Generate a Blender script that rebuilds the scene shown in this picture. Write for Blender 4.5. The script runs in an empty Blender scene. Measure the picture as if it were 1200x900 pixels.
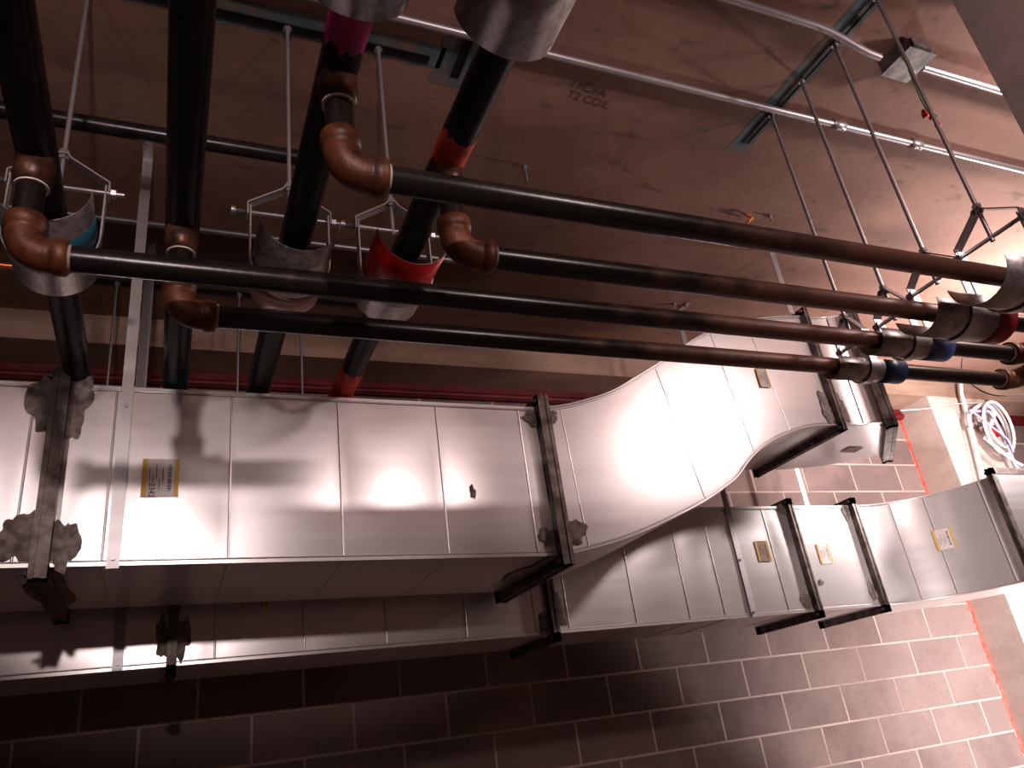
import bpy, math, random
from mathutils import Vector, Matrix
random.seed(7)
PI = math.pi
ZC = 1.6                       # camera height above the floor; every z below is measured from the camera
col = bpy.context.scene.collection

# ------------------------------------------------------------------ camera
R = ((0.91763122, -0.37528329, -0.13082584),     # image right
     (0.05134084, 0.43835312, -0.89733531),      # image down
     (0.39410286, 0.81670618, 0.42151387))       # view direction
F = 905.9
cam_d = bpy.data.cameras.new('camera'); cam = bpy.data.objects.new('camera', cam_d); col.objects.link(cam)
m = Matrix.Identity(4)
for i in range(3):
    m[i][0] = R[0][i]; m[i][1] = -R[1][i]; m[i][2] = -R[2][i]
m[0][3], m[1][3], m[2][3] = 0, 0, ZC
cam.matrix_world = m
cam_d.sensor_fit = 'HORIZONTAL'; cam_d.sensor_width = 36; cam_d.lens = 36 * F / 1200
cam_d.clip_start = 0.02; cam_d.clip_end = 100
bpy.context.scene.camera = cam

def at(u, v, ax, val):
    """survey helper: the point where the sight line of (u,v) meets the plane axis=val"""
    a, b = (u - 600) / F, (v - 450) / F
    r = [R[0][i] * a + R[1][i] * b + R[2][i] for i in range(3)]
    k = val / r[ax]
    return (r[0] * k, r[1] * k, r[2] * k)

# ------------------------------------------------------------------ materials
def mat(name, color, rough=.5, metal=0., build=None, spec=None):
    mt = bpy.data.materials.new(name); mt.use_nodes = True
    nt = mt.node_tree; b = nt.nodes['Principled BSDF']
    b.inputs['Base Color'].default_value = (*color, 1); b.inputs['Roughness'].default_value = rough
    b.inputs['Metallic'].default_value = metal
    if spec is not None: b.inputs['Specular IOR Level'].default_value = spec
    if build: build(nt, b)
    return mt
def N(nt, t, **kw):
    n = nt.nodes.new(t)
    for k, v in kw.items():
        if k in n.inputs: n.inputs[k].default_value = v
        else: setattr(n, k, v)
    return n
def coords(nt, scale=(1, 1, 1), loc=(0, 0, 0), rot=(0, 0, 0), geo=True):
    if geo:
        g = N(nt, 'ShaderNodeNewGeometry'); out = g.outputs['Position']
    else:
        g = N(nt, 'ShaderNodeTexCoord'); out = g.outputs['Object']
    mp = N(nt, 'ShaderNodeMapping'); mp.inputs['Scale'].default_value = scale
    mp.inputs['Location'].default_value = loc; mp.inputs['Rotation'].default_value = rot
    nt.links.new(out, mp.inputs['Vector']); return mp.outputs[0]
def noise(nt, vec, scale, detail=4, rough=.55):
    n = N(nt, 'ShaderNodeTexNoise'); n.inputs['Scale'].default_value = scale
    n.inputs['Detail'].default_value = detail; n.inputs['Roughness'].default_value = rough
    nt.links.new(vec, n.inputs['Vector']); return n.outputs['Fac']
def ramp(nt, fac, stops):
    r = N(nt, 'ShaderNodeValToRGB'); e = r.color_ramp.elements
    while len(e) < len(stops): e.new(.5)
    for i, (p, c) in enumerate(stops):
        e[i].position = p; e[i].color = (*c, 1) if len(c) == 3 else c
    nt.links.new(fac, r.inputs['Fac']); return r.outputs['Color']
def mix(nt, a, b, fac, mode='MIX'):
    x = N(nt, 'ShaderNodeMix', data_type='RGBA', blend_type=mode)
    for s, v in ((0, fac), (6, a), (7, b)):
        if isinstance(v, (int, float)): x.inputs[s].default_value = v
        elif isinstance(v, tuple): x.inputs[s].default_value = (*v, 1)
        else: nt.links.new(v, x.inputs[s])
    return x.outputs[2]
def bump(nt, b, h, strength=.3, dist=.01):
    bp = N(nt, 'ShaderNodeBump'); bp.inputs['Strength'].default_value = strength; bp.inputs['Distance'].default_value = dist
    nt.links.new(h, bp.inputs['Height']); nt.links.new(bp.outputs[0], b.inputs['Normal'])

def b_galv(nt, b, base=(.77, .72, .72), r0=.26, r1=.34):
    v = coords(nt)
    big = noise(nt, v, 2.2, 3); fine = noise(nt, v, 45, 3, .6); streak = noise(nt, coords(nt, (1, 1, 14)), 2.5, 3)
    c = mix(nt, tuple(k * .97 for k in base), base, fine)
    c = mix(nt, c, tuple(k * .9 for k in base), ramp(nt, big, [(.42, (0, 0, 0)), (.8, (.4, .4, .4))]))
    nt.links.new(c, b.inputs['Base Color'])
    mr = N(nt, 'ShaderNodeMapRange'); mr.inputs[3].default_value = r0; mr.inputs[4].default_value = r1
    nt.links.new(streak, mr.inputs[0]); nt.links.new(mr.outputs[0], b.inputs['Roughness'])
    bump(nt, b, noise(nt, v, 1.6, 0), .3, .006)
def b_steel_pipe(nt, b):
    v = coords(nt)
    sx = N(nt, 'ShaderNodeSeparateXYZ'); nt.links.new(v, sx.inputs[0])
    n1 = noise(nt, v, 9, 6); n2 = noise(nt, coords(nt, (3, 60, 60)), 3, 5)
    mr = N(nt, 'ShaderNodeMapRange'); mr.inputs[1].default_value = .8; mr.inputs[2].default_value = 1.9
    nt.links.new(sx.outputs[0], mr.inputs[0])
    mul = N(nt, 'ShaderNodeMath', operation='ADD'); nt.links.new(mr.outputs[0], mul.inputs[0]); nt.links.new(n1, mul.inputs[1])
    fac = ramp(nt, mul.outputs[0], [(.62, (0, 0, 0)), (1.0, (1, 1, 1))])
    far = N(nt, 'ShaderNodeMapRange'); far.inputs[1].default_value = 1.85; far.inputs[2].default_value = 2.02; far.inputs[3].default_value = 1; far.inputs[4].default_value = .12
    nt.links.new(sx.outputs[0], far.inputs[0])
    fm = N(nt, 'ShaderNodeMath', operation='MULTIPLY'); nt.links.new(fac, fm.inputs[0]); nt.links.new(far.outputs[0], fm.inputs[1]); fac = fm.outputs[0]
    base = mix(nt, (.012, .011, .012), (.03, .022, .02), n2)
    rust = mix(nt, (.10, .043, .030), (.21, .10, .072), n2)
    nt.links.new(mix(nt, base, rust, fac), b.inputs['Base Color'])
    nt.links.new(ramp(nt, fac, [(0, (.3,) * 3), (1, (.5,) * 3)]), b.inputs['Roughness'])
    bump(nt, b, noise(nt, v, 60, 4), .15, .002)
def b_rust(nt, b):
    v = coords(nt, geo=False); n1 = noise(nt, v, 25, 6)
    nt.links.new(ramp(nt, n1, [(.3, (.045, .015, .009)), (.5, (.13, .042, .019)), (.75, (.20, .075, .034))]), b.inputs['Base Color'])
    bump(nt, b, noise(nt, v, 180, 4), .35, .002)
def b_ceil(nt, b):
    v = coords(nt)
    a = noise(nt, coords(nt, (.8, 1.6, 1)), 1.4, 6, .6); c = noise(nt, coords(nt, (2.2, 5, 1), rot=(0, 0, .12)), 2.6, 6, .6); d = noise(nt, v, 26, 5, .6)
    base = ramp(nt, a, [(.3, (.17, .092, .070)), (.5, (.235, .13, .10)), (.75, (.30, .18, .142))])
    base = mix(nt, base, (.07, .045, .038), ramp(nt, c, [(.60, (0, 0, 0)), (.74, (.85,) * 3)]))
    base = mix(nt, base, (.10, .066, .055), ramp(nt, d, [(.62, (0, 0, 0)), (.8, (.6,) * 3)]))
    nt.links.new(base, b.inputs['Base Color'])
    bump(nt, b, noise(nt, v, 14, 8), .25, .008)
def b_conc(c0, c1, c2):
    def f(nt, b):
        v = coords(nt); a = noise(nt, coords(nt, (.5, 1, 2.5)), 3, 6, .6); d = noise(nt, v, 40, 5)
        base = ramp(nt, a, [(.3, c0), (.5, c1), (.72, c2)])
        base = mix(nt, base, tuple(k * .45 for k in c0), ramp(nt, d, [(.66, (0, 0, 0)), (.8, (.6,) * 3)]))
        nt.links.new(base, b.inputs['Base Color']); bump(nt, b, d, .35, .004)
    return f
def b_block(nt, b):
    # concrete blocks in running bond, laid on world x / z
    g = N(nt, 'ShaderNodeNewGeometry'); s = N(nt, 'ShaderNodeSeparateXYZ'); nt.links.new(g.outputs['Position'], s.inputs[0])
    cx = N(nt, 'ShaderNodeCombineXYZ')
    ax = N(nt, 'ShaderNodeMath', operation='ADD'); ax.inputs[1].default_value = 20 * .402 + .276 - .201
    az = N(nt, 'ShaderNodeMath', operation='ADD'); az.inputs[1].default_value = -(1.6 + .246) + .1815 * 20 - .004
    nt.links.new(s.outputs[0], ax.inputs[0]); nt.links.new(s.outputs[2], az.inputs[0])
    nt.links.new(ax.outputs[0], cx.inputs[0]); nt.links.new(az.outputs[0], cx.inputs[1])
    br = N(nt, 'ShaderNodeTexBrick'); nt.links.new(cx.outputs[0], br.inputs['Vector'])
    br.offset = .5; br.inputs['Scale'].default_value = 1; br.inputs['Brick Width'].default_value = .402; br.inputs['Row Height'].default_value = .1815
    br.inputs['Mortar Size'].default_value = .0062; br.inputs['Mortar Smooth'].default_value = .25; br.inputs['Bias'].default_value = 0
    br.inputs['Color1'].default_value = (.15, .105, .098, 1); br.inputs['Color2'].default_value = (.21, .15, .14, 1); br.inputs['Mortar'].default_value = (.44, .34, .315, 1)
    v = g.outputs['Position']
    n1 = noise(nt, v, 2.2, 5, .6); n2 = noise(nt, v, 70, 5)
    c = mix(nt, br.outputs['Color'], (.27, .195, .18), ramp(nt, n1, [(.45, (0, 0, 0)), (.72, (.75,) * 3)]))
    c = mix(nt, c, (.08, .06, .055), ramp(nt, n2, [(.56, (0, 0, 0)), (.8, (.5,) * 3)]))
    nt.links.new(c, b.inputs['Base Color'])
    iv = N(nt, 'ShaderNodeMath', operation='MULTIPLY_ADD'); iv.inputs[1].default_value = -1; nt.links.new(br.outputs['Fac'], iv.inputs[0])
    k = N(nt, 'ShaderNodeMath', operation='MULTIPLY'); k.inputs[1].default_value = .18; nt.links.new(n2, k.inputs[0]); nt.links.new(k.outputs[0], iv.inputs[2])
    bump(nt, b, iv.outputs[0], .6, .006)
def b_noisy(c0, c1, sc=30, bs=.3):
    def f(nt, b):
        v = coords(nt); n = noise(nt, v, sc, 5)
        nt.links.new(ramp(nt, n, [(.35, c0), (.65, c1)]), b.inputs['Base Color']); bump(nt, b, n, bs, .003)
    return f
def b_shield(nt, b):
    v = coords(nt, geo=False); n = noise(nt, v, 60, 6, .7)
    nt.links.new(ramp(nt, n, [(.35, (.30, .27, .27)), (.6, (.52, .48, .48))]), b.inputs['Base Color'])
    nt.links.new(ramp(nt, n, [(.3, (.3,) * 3), (.7, (.5,) * 3)]), b.inputs['Roughness'])

M = {}
M['galv'] = mat('galvanised_sheet', (.7, .68, .68), .36, .58, b_galv)
M['galv2'] = mat('galvanised_strap', (.62, .60, .60), .4, .9, lambda nt, b: b_galv(nt, b, (.47, .44, .45), .38, .5))
M['flange'] = mat('flange_steel', (.2, .18, .17), .5, .7, b_noisy((.08, .062, .058), (.21, .17, .16), 22))
M['seal'] = mat('grey_duct_sealant', (.16, .13, .12), .7, 0, b_noisy((.13, .10, .095), (.32, .26, .245), 45, .6))
M['pipe'] = mat('black_steel_pipe', (.02, .02, .02), .35, .25, b_steel_pipe)
M['blackpipe'] = mat('plain_black_pipe', (.02, .02, .02), .3, .2, b_noisy((.010, .009, .010), (.028, .022, .022), 18, .1))
M['rust'] = mat('rusty_cast_iron', (.2, .07, .03), .5, .15, b_rust)
M['zinc'] = mat('zinc_rod', (.42, .38, .40), .4, .8)
M['dope'] = mat('white_thread_paste', (.75, .66, .6), .6)
M['dope2'] = mat('stained_thread_paste', (.35, .27, .22), .6)
M['outlet'] = mat('dark_rusty_outlet', (.1, .04, .02), .4, .3, b_noisy((.05, .022, .015), (.15, .065, .04), 30, .2))
M['shield'] = mat('galvanised_shield', (.45, .42, .42), .4, .85, b_shield)
M['red'] = mat('red_paint', (.5, .012, .012), .4, 0, b_noisy((.42, .008, .010), (.58, .02, .015), 20, .1))
M['dkred'] = mat('dark_red_paint', (.25, .01, .015), .45)
M['blue'] = mat('blue_paint', (.07, .11, .28), .45, 0, b_noisy((.05, .08, .2), (.11, .17, .40), 25, .1))
M['dkblue'] = mat('dark_blue_paint', (.02, .045, .10), .4)
M['pinkwash'] = mat('pink_painted_metal', (.42, .26, .25), .5, .4)
M['magenta'] = mat('magenta_paint', (.42, .04, .17), .55, 0, b_noisy((.30, .02, .11), (.50, .06, .22), 20, .2))
M['orange'] = mat('orange_red_paint', (.6, .06, .03), .5, 0, b_noisy((.40, .03, .02), (.75, .09, .04), 20, .2))
M['ceil'] = mat('slab_concrete', (.2, .13, .1), .85, 0, b_ceil)
M['beam'] = mat('beam_concrete', (.4, .3, .26), .85, 0, b_conc((.20, .125, .092), (.29, .19, .145), (.38, .27, .215)))
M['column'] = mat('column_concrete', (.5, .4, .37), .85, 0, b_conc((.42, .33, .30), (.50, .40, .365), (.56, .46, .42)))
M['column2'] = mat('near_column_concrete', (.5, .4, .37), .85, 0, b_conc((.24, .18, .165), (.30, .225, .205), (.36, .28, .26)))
M['block'] = mat('block_wall', (.25, .2, .18), .9, 0, b_block)
M['floor'] = mat('floor_concrete', (.12, .09, .08), .9, 0, b_noisy((.26, .20, .18), (.34, .27, .25), 3))
M['fire'] = mat('red_firestop', (.38, .02, .02), .55, 0, b_noisy((.08, .005, .008), (.15, .008, .012), 12, .4))
M['fireline'] = mat('red_joint_sealant', (.55, .06, .04), .6, 0, b_noisy((.42, .035, .02), (.62, .10, .07), 30, .4))
M['redpipe'] = mat('dark_red_line', (.22, .02, .012), .5)
M['slot'] = mat('strut_slot_dark', (.012, .011, .011), .5, .3)
M['copper'] = mat('copper_tube', (.8, .25, .10), .35, .9)
M['paper'] = mat('label_paper', (.62, .55, .55), .6)
M['yellow'] = mat('label_yellow', (.62, .38, .10), .6)
M['brownpaper'] = mat('label_brown', (.30, .20, .13), .6)
M['ink'] = mat('black_ink', (.03, .025, .03), .6)
M['mark'] = mat('ghost_writing', (.10, .065, .055), .9)
M['scuff'] = mat('pale_scuff', (.36, .26, .225), .9)
M['cable'] = mat('white_cable', (.75, .72, .74), .5)
M['lilac'] = mat('lilac_cable', (.50, .38, .60), .5)
M['greycable'] = mat('grey_cable', (.25, .22, .22), .5)
M['green'] = mat('green_wire', (.03, .18, .05), .4)
M['nutred'] = mat('red_wire_connector', (.5, .02, .02), .4)
M['bulb'] = mat('lamp_glass', (1, 1, 1), .5)
M['boxgrey'] = mat('dull_box_metal', (.16, .14, .14), .5, .4, b_noisy((.08, .07, .07), (.22, .19, .19), 30))
M['orangetie'] = mat('orange_tag', (.7, .2, .04), .6)
def b_teal(nt, b):
    v = coords(nt); n = noise(nt, v, 12, 5, .6)
    nt.links.new(mix(nt, (.09, .13, .14), (.19, .13, .105), ramp(nt, n, [(.45, (0, 0, 0)), (.62, (1, 1, 1))])), b.inputs['Base Color'])
M['teal'] = mat('faded_teal_paint', (.1, .15, .16), .85, 0, b_teal)
M['tealpaint'] = mat('teal_spray_paint', (.03, .17, .24), .5, .2)

# ------------------------------------------------------------------ mesh builder
class MB:
    def __init__(s): s.v = []; s.f = []; s.sm = []
    def add(s, vs, fs, smooth=False):
        o = len(s.v); s.v += [Vector(p) for p in vs]
        for f in fs: s.f.append([o + i for i in f]); s.sm.append(smooth)
        return s
    def box(s, x0, x1, y0, y1, z0, z1, M4=None):
        vs = [Vector((x, y, z)) for z in (z0, z1) for y in (y0, y1) for x in (x0, x1)]
        if M4: vs = [M4 @ p for p in vs]
        return s.add(vs, [(0, 2, 3, 1), (4, 5, 7, 6), (0, 1, 5, 4), (2, 6, 7, 3), (0, 4, 6, 2), (1, 3, 7, 5)])
    def beam(s, a, b, w, h, up=(0, 0, 1)):
        a = Vector(a); b = Vector(b); d = (b - a).normalized(); u = Vector(up); sd = d.cross(u)
        if sd.length < 1e-4: sd = d.cross(Vector((0, 1, 0)))
        sd.normalize(); u = sd.cross(d)
        vs = [p + sd * i * w / 2 + u * j * h / 2 for p in (a, b) for i, j in ((-1, -1), (1, -1), (1, 1), (-1, 1))]
        return s.add(vs, [(0, 1, 2, 3), (7, 6, 5, 4), (0, 4, 5, 1), (1, 5, 6, 2), (2, 6, 7, 3), (3, 7, 4, 0)])
    def tube(s, pts, r, n=14, caps=True, smooth=True):
        pts = [Vector(p) for p in pts]; rs = r if isinstance(r, (list, tuple)) else [r] * len(pts)
        d = (pts[1] - pts[0]).normalized()
        u = d.orthogonal().normalized(); rings = []
        for i, p in enumerate(pts):
            if i == 0: t = pts[1] - pts[0]
            elif i == len(pts) - 1: t = pts[-1] - pts[-2]
            else: t = (pts[i + 1] - p).normalized() + (p - pts[i - 1]).normalized()
            t = t.normalized() if t.length > 1e-9 else d
            u = (u - t * u.dot(t)).normalized(); w = t.cross(u)
            rings.append([p + (u * math.cos(2 * PI * k / n) + w * math.sin(2 * PI * k / n)) * rs[i] for k in range(n)])
        vs = [p for rg in rings for p in rg]; fs = []
        for i in range(len(rings) - 1):
            for k in range(n):
                a, b = i * n + k, i * n + (k + 1) % n
                fs.append((a, b, b + n, a + n))
        s.add(vs, fs, smooth)
        if caps:
            s.add(rings[0], [tuple(range(n - 1, -1, -1))]); s.add(rings[-1], [tuple(range(n))])
        return s
    def build(s, name, m, parent=None):
        me = bpy.data.meshes.new(name)
        off = Vector((0, 0, ZC))
        base = Vector((0, 0, 0)); p = parent
        while p is not None: base += p.location; p = p.parent
        me.from_pydata([tuple(v + off - base) for v in s.v], [], s.f)
        for i, pl in enumerate(me.polygons): pl.use_smooth = s.sm[i]
        me.materials.append(M[m]); me.update()
        o = bpy.data.objects.new(name, me); col.objects.link(o)
        if parent: o.parent = parent
        else:
            # put the origin at the middle of the thing's base
            xs = [v.co for v in me.vertices]
            c = Vector(((min(p.x for p in xs) + max(p.x for p in xs)) / 2, (min(p.y for p in xs) + max(p.y for p in xs)) / 2, min(p.z for p in xs)))
            for v in me.vertices: v.co -= c
            o.location = c
        return o
def tag(o, label=None, cat=None, group=None, kind=None):
    if label: o['label'] = label
    if cat: o['category'] = cat
    if group: o['group'] = group
    if kind: o['kind'] = kind
    return o
def thing(name, loc, label, cat, group=None):
    o = bpy.data.objects.new(name, None); col.objects.link(o); o.empty_display_size = .05
    o.location = (loc[0], loc[1], loc[2] + ZC)
    return tag(o, label, cat, group)
def copy_tree(o, parent=None):
    c = o.copy(); col.objects.link(c); c.parent = parent
    for ch in list(o.children): copy_tree(ch, c)
    return c
def catmull(P, k=5):
    out = []
    for i in range(len(P) - 1):
        p0 = P[max(i - 1, 0)]; p1 = P[i]; p2 = P[i + 1]; p3 = P[min(i + 2, len(P) - 1)]
        for j in range(k):
            t = j / k
            out.append(tuple(.5 * (2 * b + (c - a) * t + (2 * a - 5 * b + 4 * c - d) * t * t + (3 * b - a - 3 * c + d) * t ** 3) for a, b, c, d in zip(p0, p1, p2, p3)))
    out.append(tuple(P[-1])); return out
def text(name, body, size, origin, xdir, up, m, parent, off=.0006, align='CENTER'):
    cu = bpy.data.curves.new(name, 'FONT'); cu.body = body; cu.size = size; cu.align_x = align; cu.align_y = 'CENTER'
    tmp = bpy.data.objects.new('tmp', cu); col.objects.link(tmp)
    bpy.context.view_layer.update()
    me = bpy.data.meshes.new_from_object(tmp.evaluated_get(bpy.context.evaluated_depsgraph_get()))
    col.objects.unlink(tmp); bpy.data.objects.remove(tmp)
    x = Vector(xdir).normalized(); u = Vector(up).normalized(); n = x.cross(u)
    b = MB(); b.add([Vector(origin) + x * v.co.x + u * v.co.y + n * off for v in me.vertices], [tuple(p.vertices) for p in me.polygons])
    return b.build(name, m, parent)

# ------------------------------------------------------------------ setting
H = 1.87; YW = 3.45; BZ = 1.735; BY = 3.2; CX = 4.56
X0, X1, YF = -5.0, 8.5, -4.5
def struct(name, b, m): return tag(b.build(name, m), kind='structure')
struct('floor', MB().box(X0 - .2, X1 + .2, YF - .2, YW + .2, -ZC - .1, -ZC), 'floor')
struct('ceiling', MB().box(X0 - .2, X1 + .2, YF - .2, YW + .2, H, H + .2), 'ceil')
struct('wall_back', MB().box(X0 - .2, X1 + .2, YW, YW + .2, -ZC, H), 'block')
struct('wall_left', MB().box(X0 - .2, X0, YF, YW, -ZC, H), 'block')
struct('wall_right', MB().box(X1, X1 + .2, YF, YW, -ZC, H), 'block')
struct('wall_front', MB().box(X0, X1, YF - .2, YF, -ZC, H), 'block')
tag(MB().box(X0, X1, BY, YW, BZ, H).build('ceiling_beam', 'beam'), kind='structure')['label'] = 'cast concrete beam along the top of the block wall'
tag(MB().box(CX, 5.13, BY, YW, -ZC, BZ).build('concrete_column', 'column'), kind='structure')['label'] = 'pale concrete column at the end of the block wall'
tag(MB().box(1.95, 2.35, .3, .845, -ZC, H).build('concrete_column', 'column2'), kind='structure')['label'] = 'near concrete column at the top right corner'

def wavy_strip(name, a, b, w, normal, m, th=.006, n=60, amp=.3):
    """an uneven bead of sealant from a to b lying on a surface with this normal"""
    a = Vector(a); b = Vector(b); d = b - a; nn = Vector(normal); s = d.normalized().cross(nn)
    vs = []; fs = []
    for i in range(n + 1):
        p = a + d * i / n; wl = w / 2 * (1 + random.uniform(-amp, amp)); wr = w / 2 * (1 + random.uniform(-amp, amp))
        vs += [p + s * wl, p + nn * th + s * wl * .4, p + nn * th - s * wr * .4, p - s * wr]
    for i in range(n):
        for k in range(3): fs.append((i * 4 + k, i * 4 + k + 1, i * 4 + 5 + k, i * 4 + 4 + k))
    return MB().add(vs, fs, True).build(name, m)
# red fire stopping
tag(MB().box(X0, CX, YW - .03, YW, 1.665, BZ).tube([(X0, YW - .026, 1.685), (CX, YW - .026, 1.685)], .017, 10).build('firestop_band', 'fire'), 'long dark red band of fire stopping along the top of the block wall', 'firestop')
tag(MB().box(5.13, X1, YW - .03, YW, 1.665, BZ).build('firestop_band', 'fire'), 'short dark red band of fire stopping right of the pale column', 'firestop')
tag(wavy_strip('sealant_bead', (CX - .004, YW, -ZC), (CX - .004, YW, 1.70), .024, (0, -1, 0), 'fireline', .008, 160, .5), 'thin red vertical bead of sealant where block wall meets pale column', 'sealant')
bx = 2.62
sb = MB(); sb.tube([(bx, BY - .004, H), (bx, BY - .004, BZ - .004), (bx, YW - .02, BZ - .004)], .008, 8)
tag(sb.build('sealant_bead', 'redpipe'), 'dark red line running down the beam face and back under it', 'sealant')

# ------------------------------------------------------------------ struts in the slab
def strut(name_label, a, b, paint, group='channel slots cast in the ceiling'):
    a = Vector(a); b = Vector(b); c = (a + b) / 2
    t = thing('strut_channel', (c.x, c.y, H), name_label, 'strut channel', None)
    d = (b - a).normalized(); s = Vector((-d.y, d.x, 0))
    bm = MB()
    for k in (-1, 1): bm.beam(a + s * k * .0115 + Vector((0, 0, H - .002)), b + s * k * .0115 + Vector((0, 0, H - .002)), .004, .004)
    bm.beam(a + Vector((0, 0, H - .0015)), b + Vector((0, 0, H - .0015)), .02, .002)
    bm.build('channel', 'slot', t)
    L = (b - a).length; n = max(8, int(L / .03)); vs = []; fs = []
    for i in range(n + 1):
        p = a - d * paint[2] + d * (L + 2 * paint[2]) * i / n + Vector((0, 0, H - .0006))
        vs += [p + s * (paint[0] + random.uniform(-.006, .006)), p - s * (paint[1] + random.uniform(-.006, .006))]
    for i in range(n): fs.append((2 * i, 2 * i + 1, 2 * i + 3, 2 * i + 2))
    MB().add(vs, fs).build('paint_mark', 'teal', t)
    return t
strut('black channel slot in the ceiling above the row of three left hangers', (-.9, 1.55, 0), (.63, 1.55, 0), (.03, .055, .04))
strut('black channel slot in the ceiling carrying the four right hanger rods', (1.85, .2, 0), (1.85, 1.60, 0), (.05, .03, .05))
strut('black channel slot in the ceiling close to the beam, above the ducts', (-.42, 2.93, 0), (.82, 2.93, 0), (.03, .03, .03))
p = at(532, 90, 2, H); q = at(549, 48, 2, H)
strut('short black slot in the ceiling beside the orange banded pipe', (p[0], q[1], 0), (p[0], p[1], 0), (.07, .05, .04))

# ------------------------------------------------------------------ conduits
def conduit(label, pts, r, m='zinc', cat='conduit', couplings=(), name='conduit'):
    t = thing(name, ((pts[0][0] + pts[-1][0]) / 2, pts[0][1], min(p[2] for p in pts)), label, cat)
    MB().tube(pts, r, 12).build('tube', m, t)
    for x in couplings:
        y, z = pts[0][1], pts[0][2]
        MB().tube([(x - .03, y, z), (x - .028, y, z), (x + .028, y, z), (x + .03, y, z)], [r * 1.0, r * 1.35, r * 1.35, r], 12).tube([(x - .015, y, z - r), (x - .015, y, z - r * 2)], .003, 6).tube([(x + .015, y, z - r), (x + .015, y, z - r * 2)], .003, 6).build('coupling', m, t)
    return t
conduit('grey conduit crossing the whole ceiling behind the right hanger rods', [(-.6, 1.425, H - .014), (3.4, 1.425, H - .014)], .0125, couplings=(1.0 * 1.12 * 1.9, 2.52))
cb = [(.2, 1.10, H - .014), (1.72, 1.10, H - .014)] + [(1.72 + .28 * t, 1.10 + .02 * t * t * (3 - 2 * t), H - .014 - .03 * t * t * (3 - 2 * t)) for t in (.2, .4, .6, .8, 1)]
conduit('grey conduit at the top right running into the junction box', cb, .0125)
conduit('short grey conduit between junction box and near concrete column', [(2.20, 1.12, H - .03), (3.2, 1.12, H - .03)], .0125)
conduit('thin grey conduit high behind the big pipes and left hangers', [(-2.2, 2.50, H - .016), (1.25, 2.50, H - .016)], .0125)
tag(MB().tube([(-2.2, 1.87, 1.70), (1.35, 1.87, 1.70)], .0235, 18).build('black_pipe', 'blackpipe'), 'black pipe running crosswise just under the ceiling behind the big pipes', 'pipe')
p = at(0, 311, 1, 1.9)
tag(MB().tube([(-1.5, 1.9, p[2]), (-.27, 1.9, p[2])], .008, 10).build('copper_tube', 'copper'), 'thin bright copper tube at the left edge behind the rusty elbow', 'pipe')

# junction box with loose wires
jb = thing('junction_box', (2.12, 1.115, H - .06), 'dark square junction box on the ceiling with loose wires hanging out', 'junction box')
b = MB(); b.box(2.065, 2.175, 1.06, 1.17, H - .045, H); b.box(2.06, 2.18, 1.055, 1.175, H - .05, H - .045)
b.build('box_body', 'boxgrey', jb)
MB().box(2.08, 2.16, 1.05, 1.06, H - .04, H - .006).build('knockout_plate', 'boxgrey', jb)
for k, (dx, m_) in enumerate(((0, 'green'), (.012, 'green'), (.024, 'cable'))):
    w = catmull([(2.12 + dx, 1.12, H - .06), (2.17 + dx, 1.15, H - .10), (2.205 + dx, 1.17, H - .15), (2.20 + dx * 1.6, 1.16, H - .20)], 5)
    MB().tube(w, .0022, 6).build('wire', m_, jb)
for (x, y, z) in ((2.20, 1.16, H - .20), (2.22, 1.165, H - .225), (2.15, 1.15, H - .215)):
    MB().tube([(x, y, z + .012), (x, y, z - .012), (x, y, z - .020)], [.006, .0105, .007], 8).build('wire_connector', 'nutred', jb)

# ------------------------------------------------------------------ faint writing on the slab
g = thing('ceiling_writing', (.62, .9, H), 'faint handwritten marks on the ceiling right of the silver pipe shields', 'writing')
p1 = at(690, 104, 2, H); p2 = at(690, 117, 2, H)
text('text_line', '11C.FA', .045, (p1[0], p1[1], H), (1, .08, 0), (.08, -1, 0), 'mark', g, .0012)
text('text_line', 'T2 COIL', .045, (p2[0], p2[1], H), (1, .08, 0), (.08, -1, 0), 'mark', g, .0012)

# ------------------------------------------------------------------ ducts
def loft(rings, nf=10, pillow=0., bead_s=None):
    """rings of four corners (front bottom, front top, back top, back bottom); the front is divided and slightly pillowed"""
    b = MB(); n = len(rings); vs = []; fs = []
    for i, r in enumerate(rings):
        fb, ft = Vector(r[0]), Vector(r[1]); bt = Vector(r[2])
        nrm = (fb - Vector(r[3])).normalized()
        for j in range(nf + 1):
            t = j / nf; d = pillow * math.sin(PI * t) * (bead_s[i] if bead_s else 0)
            vs.append(fb.lerp(ft, t) + nrm * d)
    for i in range(n - 1):
        for j in range(nf):
            a = i * (nf + 1) + j; fs.append((a, a + nf + 1, a + nf + 2, a + 1))
    b.add(vs, fs, True)
    for k0, k1 in ((1, 2), (2, 3), (3, 0)):
        vs = []; fs = []
        for r in rings: vs += [r[k0], r[k1]]
        for i in range(n - 1): fs.append((2 * i, 2 * i + 2, 2 * i + 3, 2 * i + 1))
        b.add(vs, fs, True)
    return b
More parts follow.
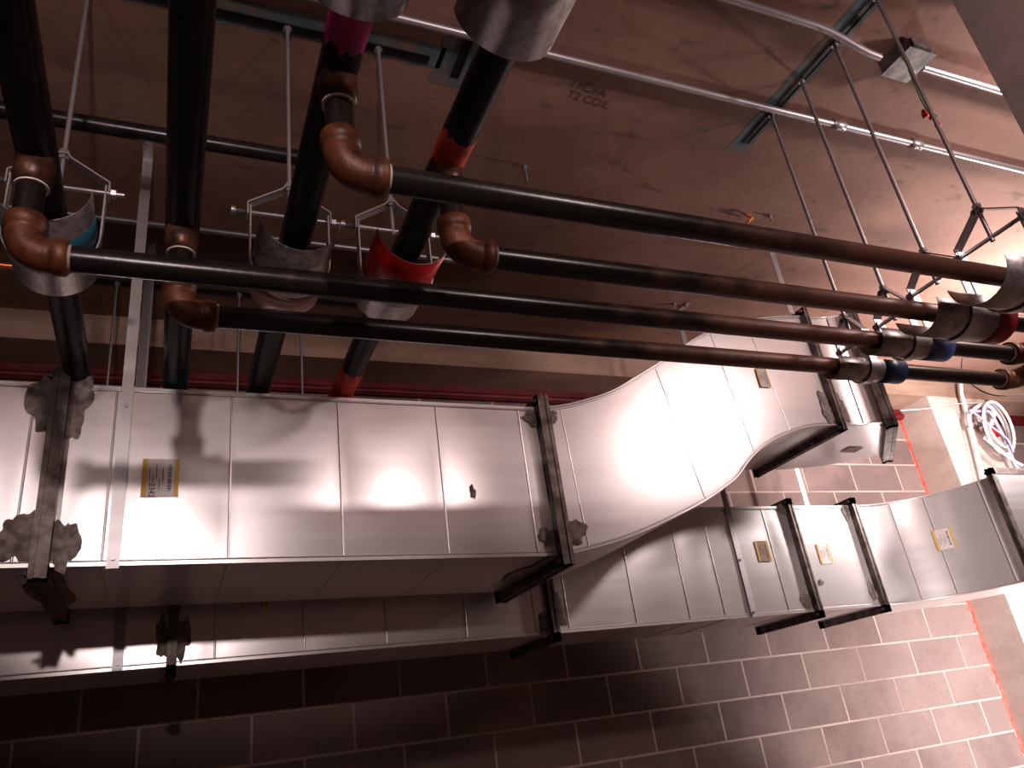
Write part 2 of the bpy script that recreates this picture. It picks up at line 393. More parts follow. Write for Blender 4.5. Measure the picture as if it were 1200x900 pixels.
def straight(xa, xb, yf, yb, zb, zt, beads, pillow=.004, name='duct_section', parent=None, step=.025):
    xs = sorted(set([xa, xb] + list(beads)))
    st = []; ps = []
    for a, c in zip(xs[:-1], xs[1:]):
        n = max(2, int((c - a) / step))
        for i in range(n): st.append(a + (c - a) * i / n); ps.append(math.sin(PI * i / n))
    st.append(xb); ps.append(0)
    rings = [((x, yf, zb(x)), (x, yf, zt(x)), (x, yb, zt(x)), (x, yb, zb(x))) for x in st]
    b = loft(rings, 10, pillow, ps)
    for x in beads:
        b.tube([(x, yf, zb(x) + .012), (x, yf, zt(x) - .012)], .0035, 6)
        b.tube([(x, yf + .02, zb(x)), (x, yb - .01, zb(x))], .0025, 6)
    for zf, sg in ((zb, 1), (zt, -1)):
        b.beam((xa, yf - .001, zf(xa) + sg * .004), (xb, yf - .001, zf(xb) + sg * .004), .006, .010)
        b.tube([(xa, yf - .004, zf(xa) + sg * .012), (xb, yf - .004, zf(xb) + sg * .012)], .0016, 5)
    return b.build(name, 'galv', parent)
def flange(parent, c, d, yf, yb, zb, zt, w=.036, th=.044, name='flange', front=True):
    """angle frame round the duct; c = base point on the front bottom edge, d = frame direction toward the back (unit)"""
    d = Vector(d).normalized(); ax = Vector((d.y, -d.x, 0)); L = yb
    o = Vector(c); b = MB()
    up = Vector((0, 0, 1))
    def bar(p, q, uu, ww, hh): b.beam(p, q, ww, hh, uu)
    for k, ww in ((-th * .32, th * .30), (th * .32, th * .30), (0, th * .36)):
        e = w if k else w * .92
        p00 = o + ax * k - d * e / 2 * 1.0; hgt = zt - zb
        # verticals
        for dd in (-e / 2, L + e / 2):
            p = o + ax * k + d * dd
            b.beam(p + up * (-e), p + up * (hgt + e), ww, e, d)
        for zz in (-e / 2, hgt + e / 2):
            p = o + ax * k + up * zz
            b.beam(p - d * e, p + d * (L + e), ww, e, up)
    fl = b.build(name, 'flange', parent)
    for dd, zz in ((-w * .5, -w * .5), (-w * .5, zt - zb + w * .5)):
        p = o + d * dd + up * zz
        g0, g1 = th * .5 + .016, th * .5 + .001
        MB().tube([p - ax * g0, p - ax * (th * .5 + .008), p - ax * (th * .5 + .0079), p - ax * g1], [.005, .005, .010, .010], 6, smooth=False).build('bolt', 'flange', fl)
    return fl
def smear(parent, c, xd, ud, w, h, seed, m='seal', th=.003, k=48):
    rnd = random.Random(seed); c = Vector(c); xd = Vector(xd).normalized(); ud = Vector(ud).normalized(); n = xd.cross(ud)
    vs = [c + n * th]; fs = []
    ph = [rnd.uniform(0, 6.28) for _ in range(4)]
    prof = [1 + .14 * math.sin(2 * a + ph[0]) + .12 * math.sin(3 * a + ph[1]) + .10 * math.sin(5 * a + ph[2]) + .06 * math.sin(9 * a + ph[3]) + rnd.uniform(-.05, .05) for a in [2 * PI * i / k for i in range(k)]]
    for i in range(k):
        a = 2 * PI * i / k; r = prof[i] * rnd.uniform(.9, 1.05)
        vs.append(c + xd * math.cos(a) * r * .7 * w / 2 + ud * math.sin(a) * r * .7 * h / 2 + n * th)
    for i in range(k):
        a = 2 * PI * i / k; r = prof[i]
        vs.append(c + xd * math.cos(a) * r * w / 2 + ud * math.sin(a) * r * h / 2 + n * .0005)
    for i in range(k):
        j = (i + 1) % k; fs.append((0, 1 + i, 1 + j)); fs.append((1 + i, 1 + k + i, 1 + k + j, 1 + j))
    return MB().add(vs, fs, True).build('sealant_smear', m, parent)
def sticker(parent, c, xd, ud, w, h, seed=0, body='paper', side='yellow', code=None):
    c = Vector(c); xd = Vector(xd).normalized(); ud = Vector(ud).normalized(); n = xd.cross(ud)
    def quad(x0, x1, z0, z1, o): 
        return [c + xd * x + ud * z + n * o for x, z in ((x0, z0), (x1, z0), (x1, z1), (x0, z1))]
    s = MB().add(quad(-w / 2, w / 2, -h / 2, h / 2, .0022) + quad(-w / 2, w / 2, -h / 2, h / 2, .0008), [(0, 1, 2, 3)]).build('label_sticker', body, parent)
    MB().add(quad(-w / 2, -w * .36, -h / 2, h / 2, .0026), [(0, 1, 2, 3)]).build('side_band', side, s)
    MB().add(quad(w * .38, w / 2, -h / 2, h / 2, .0026), [(0, 1, 2, 3)]).build('side_band', side, s)
    rnd = random.Random(seed); b = MB(); z = -h * .34
    while z < h * .32:
        t = rnd.uniform(.010, .03) * h; b.add(quad(w * .20, w * .30, z, z + t, .0027), [(0, 1, 2, 3)]); z += t + rnd.uniform(.012, .03) * h
    for k in range(5):
        x = -w * .3 + k * w * .09; z0 = -h * .35 + rnd.random() * h * .3
        b.add(quad(x, x + w * .015, z0, z0 + h * rnd.uniform(.2, .45), .0027), [(0, 1, 2, 3)])
    b.build('print', 'ink', s)
    if code: text('code_text', code, w * .22, c + xd * (-w * .22) - ud * h * .33 + n * .0024, -ud, xd, 'ink', s)
    return s
# --- upper duct
Y1F, Y1B = 2.18, 2.70
z1b = lambda x: .5425 - .0165 * x
z1t = lambda x: 1.0447 - .006 * x
upper = thing('sheet_metal_duct', (.5, 2.44, .52), 'large silver duct nearest the camera, sweeping up to the right under the black pipes', 'duct', None)
straight(-1.9, -.30, Y1F, Y1B, z1b, z1t, [-1.5, -1.2, -.9, -.62, -.354], parent=upper)
straight(-.285, 1.135, Y1F, Y1B, z1b, z1t, [-.159, .142, .45, .765, 1.058], parent=upper)
Bp = [(1.15, .5235), (1.273, .545), (1.383, .57), (1.507, .608), (1.634, .654), (1.746, .699), (1.835, .744), (1.91, .787), (2.003, .865), (2.107, .927), (2.241, .977), (2.368, 1.007), (2.50, 1.016)]
Tp = [(1.15, 1.038), (1.25, 1.056), (1.35, 1.084), (1.449, 1.12), (1.557, 1.179), (1.663, 1.24), (1.755, 1.295), (1.854, 1.357), (1.945, 1.405), (2.06, 1.453), (2.177, 1.488), (2.33, 1.52), (2.50, 1.542)]
Bc, Tc = catmull(Bp, 4), catmull(Tp, 4)
b = loft([((p[0], Y1F, p[1]), (q[0], Y1F, q[1]), (q[0], Y1B, q[1]), (p[0], Y1B, p[1])) for p, q in zip(Bc, Tc)], 10)
for c_, sg in ((Bc, 1), (Tc, -1)):
    b.tube([(p[0], Y1F - .003, p[1] + sg * .002) for p in c_], .0045, 6)
    b.tube([(p[0], Y1F - .002, p[1] + sg * .012) for p in c_], .0015, 5)
for k in (3, 20, 33, 40):
    p, q = Bc[k], Tc[k]; b.tube([(p[0], Y1F, p[1] + .01), (q[0], Y1F, q[1] - .01)], .0022, 6)
b.build('offset_section', 'galv', upper)
def elbow(parent, xs, yf, yb, zb, zt, ri, ang, beads=(), end_ext=0.):
    D = yb - yf; ro = ri + D; n = 24; rings = []; front = []
    cx, cy = xs, yf - ri
    for i in range(n + 1):
        a = ang * i / n
        f = (cx + ri * math.sin(a), cy + ri * math.cos(a)); k = (cx + ro * math.sin(a), cy + ro * math.cos(a))
        rings.append(((*f, zb), (*f, zt), (*k, zt), (*k, zb))); front.append(f)
    b = loft(rings, 8)
    for zz, sg in ((zb, 1), (zt, -1)):
        b.tube([(f[0] - .002 * math.sin(0), f[1] - .003, zz + sg * .003) for f in front], .0045, 6)
    for t in beads:
        a = ang * t; f = (cx + (ri - .003) * math.sin(a), cy + (ri - .003) * math.cos(a))
        b.tube([(*f, zb + .01), (*f, zt - .01)], .003, 6)
    b.build('elbow_section', 'galv', parent)
    a = ang
    return (cx + ri * math.sin(a), cy + ri * math.cos(a)), (math.sin(a), math.cos(a))
straight(2.515, 2.56, Y1F, Y1B, lambda x: 1.016, lambda x: 1.542, [], parent=upper)
e1, d1 = elbow(upper, 2.56, Y1F, Y1B, 1.016, 1.542, .20, PI / 4, (.5,))
f1 = flange(upper, (-.292, Y1F, z1b(-.292)), (0, 1, 0), 0, Y1B - Y1F, z1b(-.29), z1t(-.29))
f2 = flange(upper, (1.143, Y1F, z1b(1.143)), (0, 1, 0), 0, Y1B - Y1F, z1b(1.143), z1t(1.143))
f3 = flange(upper, (2.508, Y1F, 1.016), (0, 1, 0), 0, Y1B - Y1F, 1.016, 1.542, .03, .026)
f4 = flange(upper, (e1[0] + .016, e1[1] - .016, 1.016), (d1[0], d1[1], 0), 0, Y1B - Y1F, 1.016, 1.542, .036, .05)
XD, UP = (1, 0, 0), (0, 0, 1)
fy = Y1F - .004
smear(upper, (-.315, fy, 1.00), XD, UP, .10, .20, 1); smear(upper, (-.255, fy, .99), XD, UP, .07, .19, 2)
smear(upper, (-.335, fy, .62), XD, UP, .11, .14, 3); smear(upper, (-.245, fy, .60), XD, UP, .06, .14, 4)
smear(upper, (1.11, fy, .995), XD, UP, .07, .06, 5); smear(upper, (1.18, fy, 1.005), XD, UP, .06, .04, 6)
smear(upper, (1.10, fy, .585), XD, UP, .06, .06, 7); smear(upper, (1.19, fy, .60), XD, UP, .09, .09, 8)
smear(upper, (.86, fy - .002, .735), XD, UP, .018, .045, 9)
smear(upper, (2.47, fy, 1.09), XD, UP, .06, .14, 10); smear(upper, (2.55, fy, 1.10), XD, UP, .06, .13, 11)
for zz in (.58,): pass
smear(upper, (1.143, 2.42, z1b(1.14) - .003), (1, 0, 0), (0, -1, 0), .16, .5, 12)
smear(upper, (-.292, 2.42, z1b(-.29) - .003), (1, 0, 0), (0, -1, 0), .09, .5, 13)
c = at(188, 560, 1, fy); sticker(upper, (c[0], fy, c[2]), XD, UP, .092, .108, 1, code='2342')
c = at(894, 443, 1, fy); sticker(upper, (c[0], fy, c[2]), XD, UP, .055, .085, 2)
c = at(998, 527, 2, 1.014); sticker(upper, (c[0], c[1], 1.014), (1, 0, 0), (0, -1, 0), .09, .06, 3, 'brownpaper', 'brownpaper')
# --- lower duct
Y2F, Y2B = 2.80, 3.19
z2b = lambda x: .372
z2t = lambda x: .866
lower = thing('sheet_metal_duct', (1, 3.0, .372), 'lower silver duct running behind the large one, in front of the block wall', 'duct', None)
straight(-2.1, .005, Y2F, Y2B, z2b, z2t, [-1.7, -1.3, -.9, -.5], parent=lower)
straight(.035, 1.36, Y2F, Y2B, z2b, z2t, [.148, .433, .72, 1.021, 1.302], parent=lower)
straight(1.39, 2.69, Y2F, Y2B, z2b, z2t, [1.445, 1.754, 2.018, 2.20, 2.55], parent=lower)
straight(2.72, 3.10, Y2F, Y2B, z2b, z2t, [], parent=lower)
straight(3.13, 3.15, Y2F, Y2B, z2b, z2t, [], parent=lower)
e2, d2 = elbow(lower, 3.15, Y2F, Y2B, .372, .866, .44, PI / 2, (.28, .52, .9))
for x in (.02, 1.375, 2.705, 3.115):
    flange(lower, (x, Y2F, .372), (0, 1, 0), 0, Y2B - Y2F, .372, .866, .032, .03)
flange(lower, (e2[0], e2[1] - .016, .372), (1, 0, 0), 0, Y2B - Y2F, .372, .866, .032, .03)
MB().box(e2[0], e2[0] + Y2B - Y2F, e2[1] - .028, e2[1] - .022, .372, .866).build('end_cap', 'galv2', lower)
fy2 = Y2F - .004
for i, (x, z, w, h) in enumerate(((-.008, .46, .045, .12), (.05, .455, .045, .13), (1.34, .41, .05, .10), (1.41, .46, .05, .12), (2.67, .85, .06, .05), (2.73, .80, .03, .12), (2.66, .42, .05, .08), (3.07, .83, .05, .07), (3.08, .44, .05, .08), (2.78, .50, .03, .03))):
    smear(lower, (x, fy2, z), XD, UP, w, h, 30 + i)
c = at(894, 646, 1, fy2); sticker(lower, (c[0], fy2, c[2]), XD, UP, .075, .095, 4, 'brownpaper', 'yellow')
c = at(966, 649, 1, fy2); sticker(lower, (c[0], fy2, c[2]), XD, UP, .075, .095, 5)
c = at(298, 708, 1, fy2); sticker(lower, (c[0], fy2, c[2]), XD, UP, .09, .03, 6)
a_ = math.radians(50); rr = .436
sticker(lower, (3.15 + rr * math.sin(a_) , 2.36 + rr * math.cos(a_), .64), (math.cos(a_), -math.sin(a_), 0), UP, .085, .10, 7)

# ------------------------------------------------------------------ hanger straps of the ducts
def strap(label, x, y, z0, z1, w=.030, foot=1, lean=0., face=1, screws=()):
    t = thing('hanger_strap', (x, y, z0), label, 'strap')
    b = MB().box(x - w / 2, x + w / 2, y - .003, y, z0, z1)
    if foot: b.box(x - w / 2, x + w / 2, min(y, y - .10 * foot), max(y, y - .10 * foot), z1 - .003, z1)
    b.build('band', 'galv2', t)
    for z in screws:
        MB().tube([(x, y - .008, z), (x, y - .0025, z)], .006, 8, smooth=False).build('screw', 'zinc', t)
    if foot: MB().tube([(x, y - .075 * foot, z1 - .012), (x, y - .075 * foot, z1 - .003)], .009, 6, smooth=False).build('anchor_bolt', 'zinc', t)
    return t
strap('tall galvanised strap on the front of the large duct, left, beside the yellow edged label', -.133, Y1F - .008, .535, H, screws=(.56, .985))
strap('galvanised strap behind the large duct at the left, just behind the front strap', -.125, Y1B + .034, .535, H)
strap('galvanised strap on the front of the lower duct at the far left', -.133, Y2F - .008, .37, H, foot=-1, screws=(.39,))
strap('galvanised strap behind the lower duct at the left, reaching the beam', -.145, Y2B + .006, .37, 1.82, foot=0)
strap('galvanised strap at the front of the upswept duct end, by the right hanger rods', 2.44, Y1F - .012, 1.54, H)
strap('galvanised strap behind the upswept duct end', 2.30, Y1B + .034, 1.2, H)
strap('galvanised strap screwed to the lower duct, left of its brown label', 2.345, Y2F - .008, .37, H, foot=-1, screws=(.39, .62, .84))
strap('galvanised strap against the block wall right of the upswept duct', 3.27, Y2B + .034, .88, H if False else BZ, foot=0)

# small fixings in the slab
for (u, v, lab, zz) in ((615, 195, 'short threaded rod stub in the ceiling above the long black pipe', .07), (677, 352, 'small bolt anchor in the ceiling right of the lower pipe elbow', .03), (790, 356, 'small bolt anchor in the ceiling above the duct bend', .03), (902, 253, 'small bolt anchor beside the orange tag', .03)):
    p = at(u, v, 2, H)
    tag(MB().tube([(p[0], p[1], H - zz), (p[0], p[1], H)], .004, 8).tube([(p[0], p[1], H - .010), (p[0], p[1], H)], .010, 6, smooth=False).build('anchor_bolt', 'zinc'), lab, 'bolt')
p = at(875, 252, 2, H)
tag(MB().tube([(p[0], p[1], H), (p[0] + .01, p[1] - .015, H - .025), (p[0] - .005, p[1] + .01, H - .035), (p[0] + .02, p[1] + .015, H - .015)], .006, 6).build('orange_tag', 'orangetie'), 'small orange tag on the ceiling behind the uppermost long pipe', 'tag')
p = at(577, 465, 1, 2.4)
tag(MB().tube(catmull([(p[0] - .02, 2.40, 1.085), (p[0], 2.40, 1.09), (p[0] + .012, 2.40, 1.07), (p[0] + .012, 2.40, 1.036)], 5), .010, 8).build('sealant_drip', 'seal'), 'small grey hook shaped fitting standing on top of the large duct', 'fitting')

# ------------------------------------------------------------------ pipework
ZM, RM = 1.09, .0345        # mains
ZB, RB = .867, .0238        # branches
YE = 3.45
mains = [  # x, branch y, branch end x, extra bands (y0,y1,material), label
    (-.262, 1.298, 2.29, [(2.18, 2.42, 'tealpaint')], 'leftmost big black pipe with a rusty elbow turning right below it', -.6),
    (-.012, 1.453, 2.46, [(2.12, 2.5, 'dkblue')], 'second big black pipe from the left, feeding the lowest long pipe', -.6),
    (.222, .97, 3.4, [(.80, .90, 'magenta')], 'big black pipe with a magenta painted band and large rusty elbow', -.6),
    (.477, 1.145, 3.4, [(1.05, 1.13, 'orange'), (2.06, 2.5, 'orange')], 'big black pipe with an orange red painted band, rightmost of the four', -.6)]
order = ['third', 'lowest', 'uppermost', 'second']
def ring_tube(b, p, q, r): return b.tube([p, q], r, 20)
for i, (x, yb, xe, bands, lab, ys) in enumerate(mains):
    t = thing('steel_pipe', (x, 1.4, ZM - RM), lab, 'pipe')
    zb = ZB
    MB().tube([(x, ys, ZM), (x, YE, ZM)], RM, 28).build('main_pipe', 'blackpipe', t)
    for (y0, y1, m_) in bands:
        n = 28; vs = []; fs = []; r = RM + .0008
        for k in range(n):
            a = 2 * PI * k / n; j0, j1 = random.uniform(-.012, .012), random.uniform(-.012, .012)
            for yy in (y0 + j0, y1 + j1): vs.append((x + r * math.cos(a), yy, ZM + r * math.sin(a)))
        for k in range(n): fs.append((2 * k, 2 * k + 1, (2 * k + 3) % (2 * n), (2 * k + 2) % (2 * n)))
        MB().add(vs, fs, True).build('painted_band', m_, t)
    MB().tube([(x, yb, ZM - .02), (x, yb, ZM - .045), (x, yb, ZM - .055), (x, yb, ZM - .060), (x, yb, ZM - .078), (x, yb, ZM - .079)], [.0335, .0335, .034, .0315, .0305, .024], 24).build('outlet_fitting', 'outlet', t)
    MB().tube([(x, yb, ZM - .078), (x, yb, ZM - .0815)], .0285, 20).build('thread_paste', 'dope', t)
    MB().tube([(x, yb, ZM - .07), (x, yb, zb + .055)], .0238, 20).build('nipple', 'pipe', t)
    # elbow: straight down then to +x
    ra = .042; pts = [(x, yb, zb + .076), (x, yb, zb + .074), (x, yb, zb + .052), (x, yb, zb + .050)]; rs = [.030, .0335, .0335, .030]
    for k in range(9):
        a = (PI / 2) * k / 8; pts.append((x + ra - ra * math.cos(a), yb, zb + ra - ra * math.sin(a))); rs.append(.030)
    pts += [(x + .048, yb, zb), (x + .050, yb, zb), (x + .070, yb, zb), (x + .072, yb, zb)]; rs += [.030, .0335, .0335, .030]
    MB().tube(pts, rs, 24).build('elbow_fitting', 'rust', t)
    MB().tube([(x + .071, yb, zb), (x + .077, yb, zb)], .0250, 20).build('thread_paste', 'dope2', t)
    br = MB().tube([(x + .06, yb, zb), (xe, yb, zb)], RB, 22).build('branch_pipe', 'pipe', t)
    br['label'] = '%s of the four long pipes running right, black turning rusty' % order[i]
    if i < 2:
        # far elbow turning up
        pts = [(xe - .012, yb, zb), (xe - .010, yb, zb), (xe + .012, yb, zb), (xe + .014, yb, zb)]; rs = [.030, .0345, .0345, .031]
        for k in range(9):
            a = (PI / 2) * k / 8; pts.append((xe + .016 + .042 * math.sin(a), yb - .042 + .042 * math.cos(a), zb)); rs.append(.031)
        pts += [(xe + .058, yb - .06, zb), (xe + .058, yb - .062, zb), (xe + .058, yb - .085, zb)]; rs += [.031, .0345, .0345]
        MB().tube(pts, rs, 22).build('elbow_fitting', 'rust', t)
        MB().tube([(xe - .014, yb, zb), (xe - .006, yb, zb)], .028, 20).build('thread_paste', 'dope', t)

# ------------------------------------------------------------------ clevis hangers
def hanger(x, y, zc, r, axis, label, group=None, zbot=None):
    """axis = direction of the carried pipe ('x' or 'y'); the clevis is built square to it"""
    t = thing('clevis_hanger', (x, y, zc - r - .006), label, 'hanger', group)
    s = (lambda a, l, z: (x + a, y + l, zc + z)) if axis == 'y' else (lambda a, l, z: (x + l, y - a, zc + z))
    W = .028; top = r + .128; sh = r + .062; th = .0035; h = r + .004
    def ribbon(path):
        b = MB(); vs = []; fs = []; n = len(path)
        for i, (a, z) in enumerate(path):
            a0, z0 = path[max(i - 1, 0)]; a1, z1 = path[min(i + 1, n - 1)]
            dx, dz = a1 - a0, z1 - z0; L = math.hypot(dx, dz) or 1; nx, nz = -dz / L * th, dx / L * th
            vs += [s(a, -W / 2, z), s(a, W / 2, z), s(a + nx, W / 2, z + nz), s(a + nx, -W / 2, z + nz)]
        for i in range(n - 1):
            for k in range(4): fs.append((4 * i + k, 4 * i + (k + 1) % 4, 4 * i + 4 + (k + 1) % 4, 4 * i + 4 + k))
        fs += [(3, 2, 1, 0), (4 * n - 4, 4 * n - 3, 4 * n - 2, 4 * n - 1)]
        return b.add(vs, fs)
    yoke = [(-h - .006, sh - .035), (-h - .006, sh), (-.018, top - .012), (-.010, top), (.010, top), (.018, top - .012), (h + .006, sh), (h + .006, sh - .035)]
    ribbon(yoke[::-1]).build('yoke', 'galv2', t)
    u = [(-h, sh - .01), (-h, .0)] + [(-h * math.cos(a), -h * math.sin(a)) for a in [PI * k / 20 for k in range(1, 20)]] + [(h, 0), (h, sh - .01)]
    ribbon(u).build('strap', 'galv2', t)
    bz = sh - .022
    ex = .035 if axis == 'y' else .014
    MB().tube([s(-h - ex - .006, 0, bz), s(-h - ex + .004, 0, bz), s(-h - ex + .0041, 0, bz), s(h + ex, 0, bz)], [.011, .011, .0055, .0055], 10).build('cross_bolt', 'zinc', t)
    MB().tube([s(h + .008, 0, bz), s(h + .018, 0, bz)], .011, 6, smooth=False).build('nut', 'zinc', t)
    MB().tube([s(0, 0, bz - .012), s(0, 0, H - zc)], .0055, 10).build('threaded_rod', 'zinc', t)
    for n0, n1 in ((-.012, -.002), (.004, .013)):
        MB().tube([s(0, 0, top + n0), s(0, 0, top + n1)], .011, 6, smooth=False).build('nut', 'zinc', t)
    MB().tube([s(0, 0, H - zc - .012), s(0, 0, H - zc - .003)], .012, 6, smooth=False).build('nut', 'zinc', t)
    return t
def shield(x, y, zc, r, L, axis, label, paint=None, m='shield', arc=.5, shift=0., stamp=True):
    t = thing('pipe_shield', (x, y, zc - r), label, 'pipe shield')
    s = (lambda a, l, z: (x + a, y + l, zc + z)) if axis == 'y' else (lambda a, l, z: (x + l, y - a, zc + z))
    def sheet(l0, l1, rr, n=28, slant=0.):
        vs = []; fs = []
        for k in range(n + 1):
            a = PI * (1 - arc * 2) / 2 + PI * arc * 2 * k / n
            ca, sa = math.cos(a), math.sin(a)
            for l in (l0 + slant * (1 - sa), l1): vs.append(s(-rr * ca, l, -rr * sa))
            for l in (l0 + slant * (1 - sa), l1): vs.append(s(-(rr - .0012) * ca, l, -(rr - .0012) * sa))
        for k in range(n):
            a = 4 * k; fs += [(a, a + 1, a + 5, a + 4), (a + 2, a + 6, a + 7, a + 3), (a, a + 4, a + 6, a + 2), (a + 1, a + 3, a + 7, a + 5)]
        return MB().add(vs, fs, True)
    sheet(-L / 2 + shift, L / 2 + shift, r).build('shield_sheet', m, t)
    if paint:
        l0, l1, pm = paint; sheet(l0, l1, r + .0008).build('painted_end', pm, t)
    return t
for (x, who, pm) in ((-.262, 'leftmost big pipe', ('tealpaint', .0)), (.222, 'magenta banded pipe', None), (.477, 'orange banded pipe', 'red')):
    lab = {'-': 'clevis hanger on the leftmost big pipe, seen behind its rusty elbow', 'm': 'clevis hanger on the magenta banded pipe, left of the red shield', 'o': 'clevis hanger around the red painted pipe shield'}['-' if x < 0 else ('m' if x < .3 else 'o')]
    hanger(x, 1.55, ZM, .088, 'y', lab)
shield(-.262, 1.52, ZM, .085, .27, 'y', 'silver half round shield with teal smudge under the leftmost big pipe', (-.06, .02, 'tealpaint'))
shield(.222, 1.52, ZM, .085, .27, 'y', 'silver half round shield with pinkish far end under the magenta banded pipe', (.06, .135, 'pinkwash'))
shield(.477, 1.52, ZM, .085, .27, 'y', 'half round shield with bright red painted near end under the orange banded pipe', (-.135, .01, 'red'))
shield(.214, .655, ZM, .087, .27, 'y', 'silver half round shield at the top edge under the magenta banded pipe')
shield(.466, .66, ZM, .089, .27, 'y', 'large bright silver half round shield at the top edge, on the orange banded pipe')
hanger(.222, .62, ZM, .088, 'y', 'clevis hanger at the top edge on the magenta banded pipe')
hanger(.477, .62, ZM, .088, 'y', 'clevis hanger at the top edge on the orange banded pipe')
# far row, mostly behind the upper duct
for x, lab in ((-.25, 'thin far rod between leftmost big pipe and the tall strap, with its hanger'), (.21, 'thin far rod left of the magenta banded pipe, behind the long pipes'), (.462, 'thin far rod left of the orange banded pipe end, behind the long pipes')):
    hanger(x if x < 0 else x, 2.93, ZM, .088, 'y', lab)
HX = 1.846
sp = [(.97, .082, 'largest right hanger, at the right edge on the uppermost long pipe', 'half round silver shield at the right edge under the uppermost long pipe', None, .30, .02),
      (1.145, .068, 'right hanger on the second long pipe, above the dark red ended shield', 'silver shield with dark red end under the second long pipe', (.10, .17, 'dkred'), .30, .02),
      (1.298, .046, 'small right hanger on the third long pipe', 'silver shield with light blue end under the third long pipe', (.06, .15, 'blue'), .28, .01),
      (1.453, .042, 'smallest right hanger, on the lowest long pipe', 'silver shield with dark blue end under the lowest long pipe', (.05, .14, 'dkblue'), .27, .005)]
for (y, r, lh, ls, paint, L, shf) in sp:
    hanger(HX, y, ZB, r, 'x', lh)
    shield(HX, y, ZB, r - .003, L, 'x', ls, paint, shift=shf, arc=.5 if r > .06 else .62)

# ------------------------------------------------------------------ cables at the pale column
def cable(label, pts, r, m, ax=1, val=3.14, name='cable'):
    P3 = []
    for q in pts:
        v_ = q[2] if len(q) > 2 else val
        P3.append(at(q[0], q[1], ax, v_))
    return tag(MB().tube(catmull(P3, 6), r, 8).build(name, m), label, 'cable')
cable('thick white cable hanging from the pipes down the pale column', [(1126, 450), (1127, 462), (1131, 475), (1133, 490), (1137, 500), (1141, 515), (1146, 535), (1152, 560), (1158, 590)], .012, 'cable')
cable('lilac cable looping off the pale column to the right edge', [(1137, 482), (1148, 482), (1160, 483), (1170, 500), (1178, 515), (1186, 535), (1190, 545), (1196, 550)], .010, 'lilac', val=3.08)
cable('lilac cable crossing the coil diagonally', [(1136, 480), (1150, 490), (1165, 502), (1180, 514), (1188, 530)], .006, 'lilac', val=3.05)
cable('white cable bent sharply beside the coil', [(1138, 500), (1136, 486), (1150, 474), (1160, 476), (1165, 485), (1160, 500), (1155, 514)], .013, 'cable', val=3.10)
cable('white cable running down to the lower duct end cap', [(1157, 516), (1168, 524), (1180, 534), (1190, 541), (1198, 545)], .009, 'cable', val=3.0)
cable('thin white wire strung from the block wall to the cable coil', [(1055, 481, 3.18), (1085, 479, 3.17), (1104, 475, 3.15), (1125, 473), (1150, 472)], .003, 'cable', val=3.15)
cable('thin grey cable drooping below the lowest long pipe', [(1128, 420, 1.5), (1127, 430, 1.5), (1133, 444, 1.5), (1145, 455, 1.5), (1160, 462, 1.5), (1175, 464, 1.5), (1200, 462, 1.5)], .0022, 'greycable')
coil = thing('cable_coil', (5.0, 3.0, 1.4), 'coil of grey cable hanging right of the pale column', 'cable')
for k in range(4):
    c0 = at(1166 + k * 1.5, 498 + k, 1, 3.10 - .012 * k); ring = []
    for j in range(25):
        a = 2 * PI * j / 24; ring.append((c0[0] + math.cos(a) * (.10 + .01 * k) + math.sin(a) * .03, c0[1] + .02 * math.sin(a + k), c0[2] + math.sin(a) * (.14 + .012 * k) - math.cos(a) * .03))
    MB().tube(ring, .0095, 8, caps=False).build('loop', ['greycable', 'cable', 'greycable', 'cable'][k], coil)
jh = at(1143, 498, 1, 3.17)
j_ = thing('cable_bracket', jh, 'small metal bracket with red clip holding the cables on the column', 'bracket')
MB().box(jh[0] - .05, jh[0] + .05, 3.13, 3.2, jh[2] - .01, jh[2] + .004).box(jh[0] - .05, jh[0] - .04, 3.12, 3.13, jh[2] - .02, jh[2] + .03).build('bracket_plate', 'zinc', j_)
MB().box(jh[0] + .05, jh[0] + .12, 3.12, 3.14, jh[2] - .10, jh[2] - .02).build('clip', 'nutred', j_)

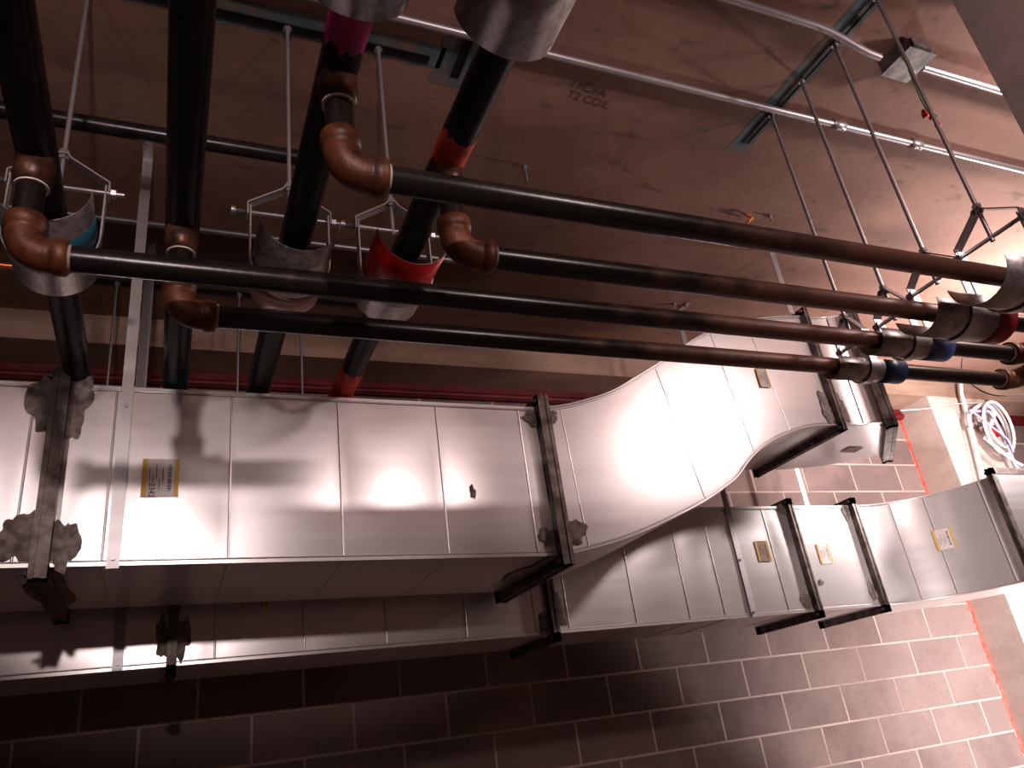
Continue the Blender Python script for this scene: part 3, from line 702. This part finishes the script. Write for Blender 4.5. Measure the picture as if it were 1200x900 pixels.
# ------------------------------------------------------------------ light
def bulb(x, y, z, power, r, color=(1, .86, .84)):
    l = bpy.data.lights.new('unseen_light', 'POINT'); l.energy = power; l.shadow_soft_size = r; l.color = color
    o = bpy.data.objects.new('unseen_light', l); o.location = (x, y, z + ZC); col.objects.link(o)
    return o
def spot(x, y, z, power, r, aim, half, color=(1, .86, .84)):
    l = bpy.data.lights.new('unseen_light', 'SPOT'); l.energy = power; l.shadow_soft_size = r; l.color = color
    l.spot_size = 2 * math.radians(half); l.spot_blend = .25
    o = bpy.data.objects.new('unseen_light', l); o.location = (x, y, z + ZC); col.objects.link(o)
    d = Vector(aim) - Vector((x, y, z)); o.rotation_euler = d.to_track_quat('-Z', 'Y').to_euler()
spot(-.15, -.97, 1.08, 80, .05, (.2, 2.18, 1.95), 29)
bulb(-1.0, -.1, 1.38, 12, .07)
bulb(1.35, -.5, 1.42, 33, .06)
bulb(2.95, .65, 1.62, 40, .06)
bulb(4.08, 2.05, 1.28, 85, .08, (1, .90, .87))  # unseen bulb, put in to brighten the beam, column and wall at the right
spot(4.45, 2.15, -.35, 120, .1, (4.15, 3.45, .45), 50, (1, .93, .91))  # unseen low lamp; aim and cone shaped to light wall and column only
spot(2.2, -.5, -.6, 300, .1, (3.7, 3.2, .65), 33, (1, .91, .89))  # added fill spot, no lamp known here; brightens column side and lower duct
for o in col.objects:
    if o.parent is None and o.get('label') and o.get('kind') != 'structure':
        k = o.name.split('.')[0]
        gname = {'clevis_hanger': 'clevis hangers carrying the pipes', 'pipe_shield': 'half round shields under the pipes', 'hanger_strap': 'straps holding the ducts',
                 'steel_pipe': 'big black pipes running toward the wall', 'cable': 'cables at the pale column', 'sheet_metal_duct': 'silver ducts', 'strut_channel': 'channel slots cast in the ceiling',
                 'conduit': 'grey conduits on the ceiling', 'anchor_bolt': 'small fixings in the ceiling', 'firestop_band': 'red fire stopping at the wall head', 'sealant_bead': 'red sealant lines'}.get(k)
        if gname: o['group'] = gname
w = bpy.data.worlds.new('world'); bpy.context.scene.world = w; w.use_nodes = True
w.node_tree.nodes['Background'].inputs[0].default_value = (.05, .035, .032, 1); w.node_tree.nodes['Background'].inputs[1].default_value = 1.2
sc = bpy.context.scene
sc.view_settings.view_transform = 'Standard'; sc.view_settings.look = 'Medium High Contrast'; sc.view_settings.exposure = 0.35
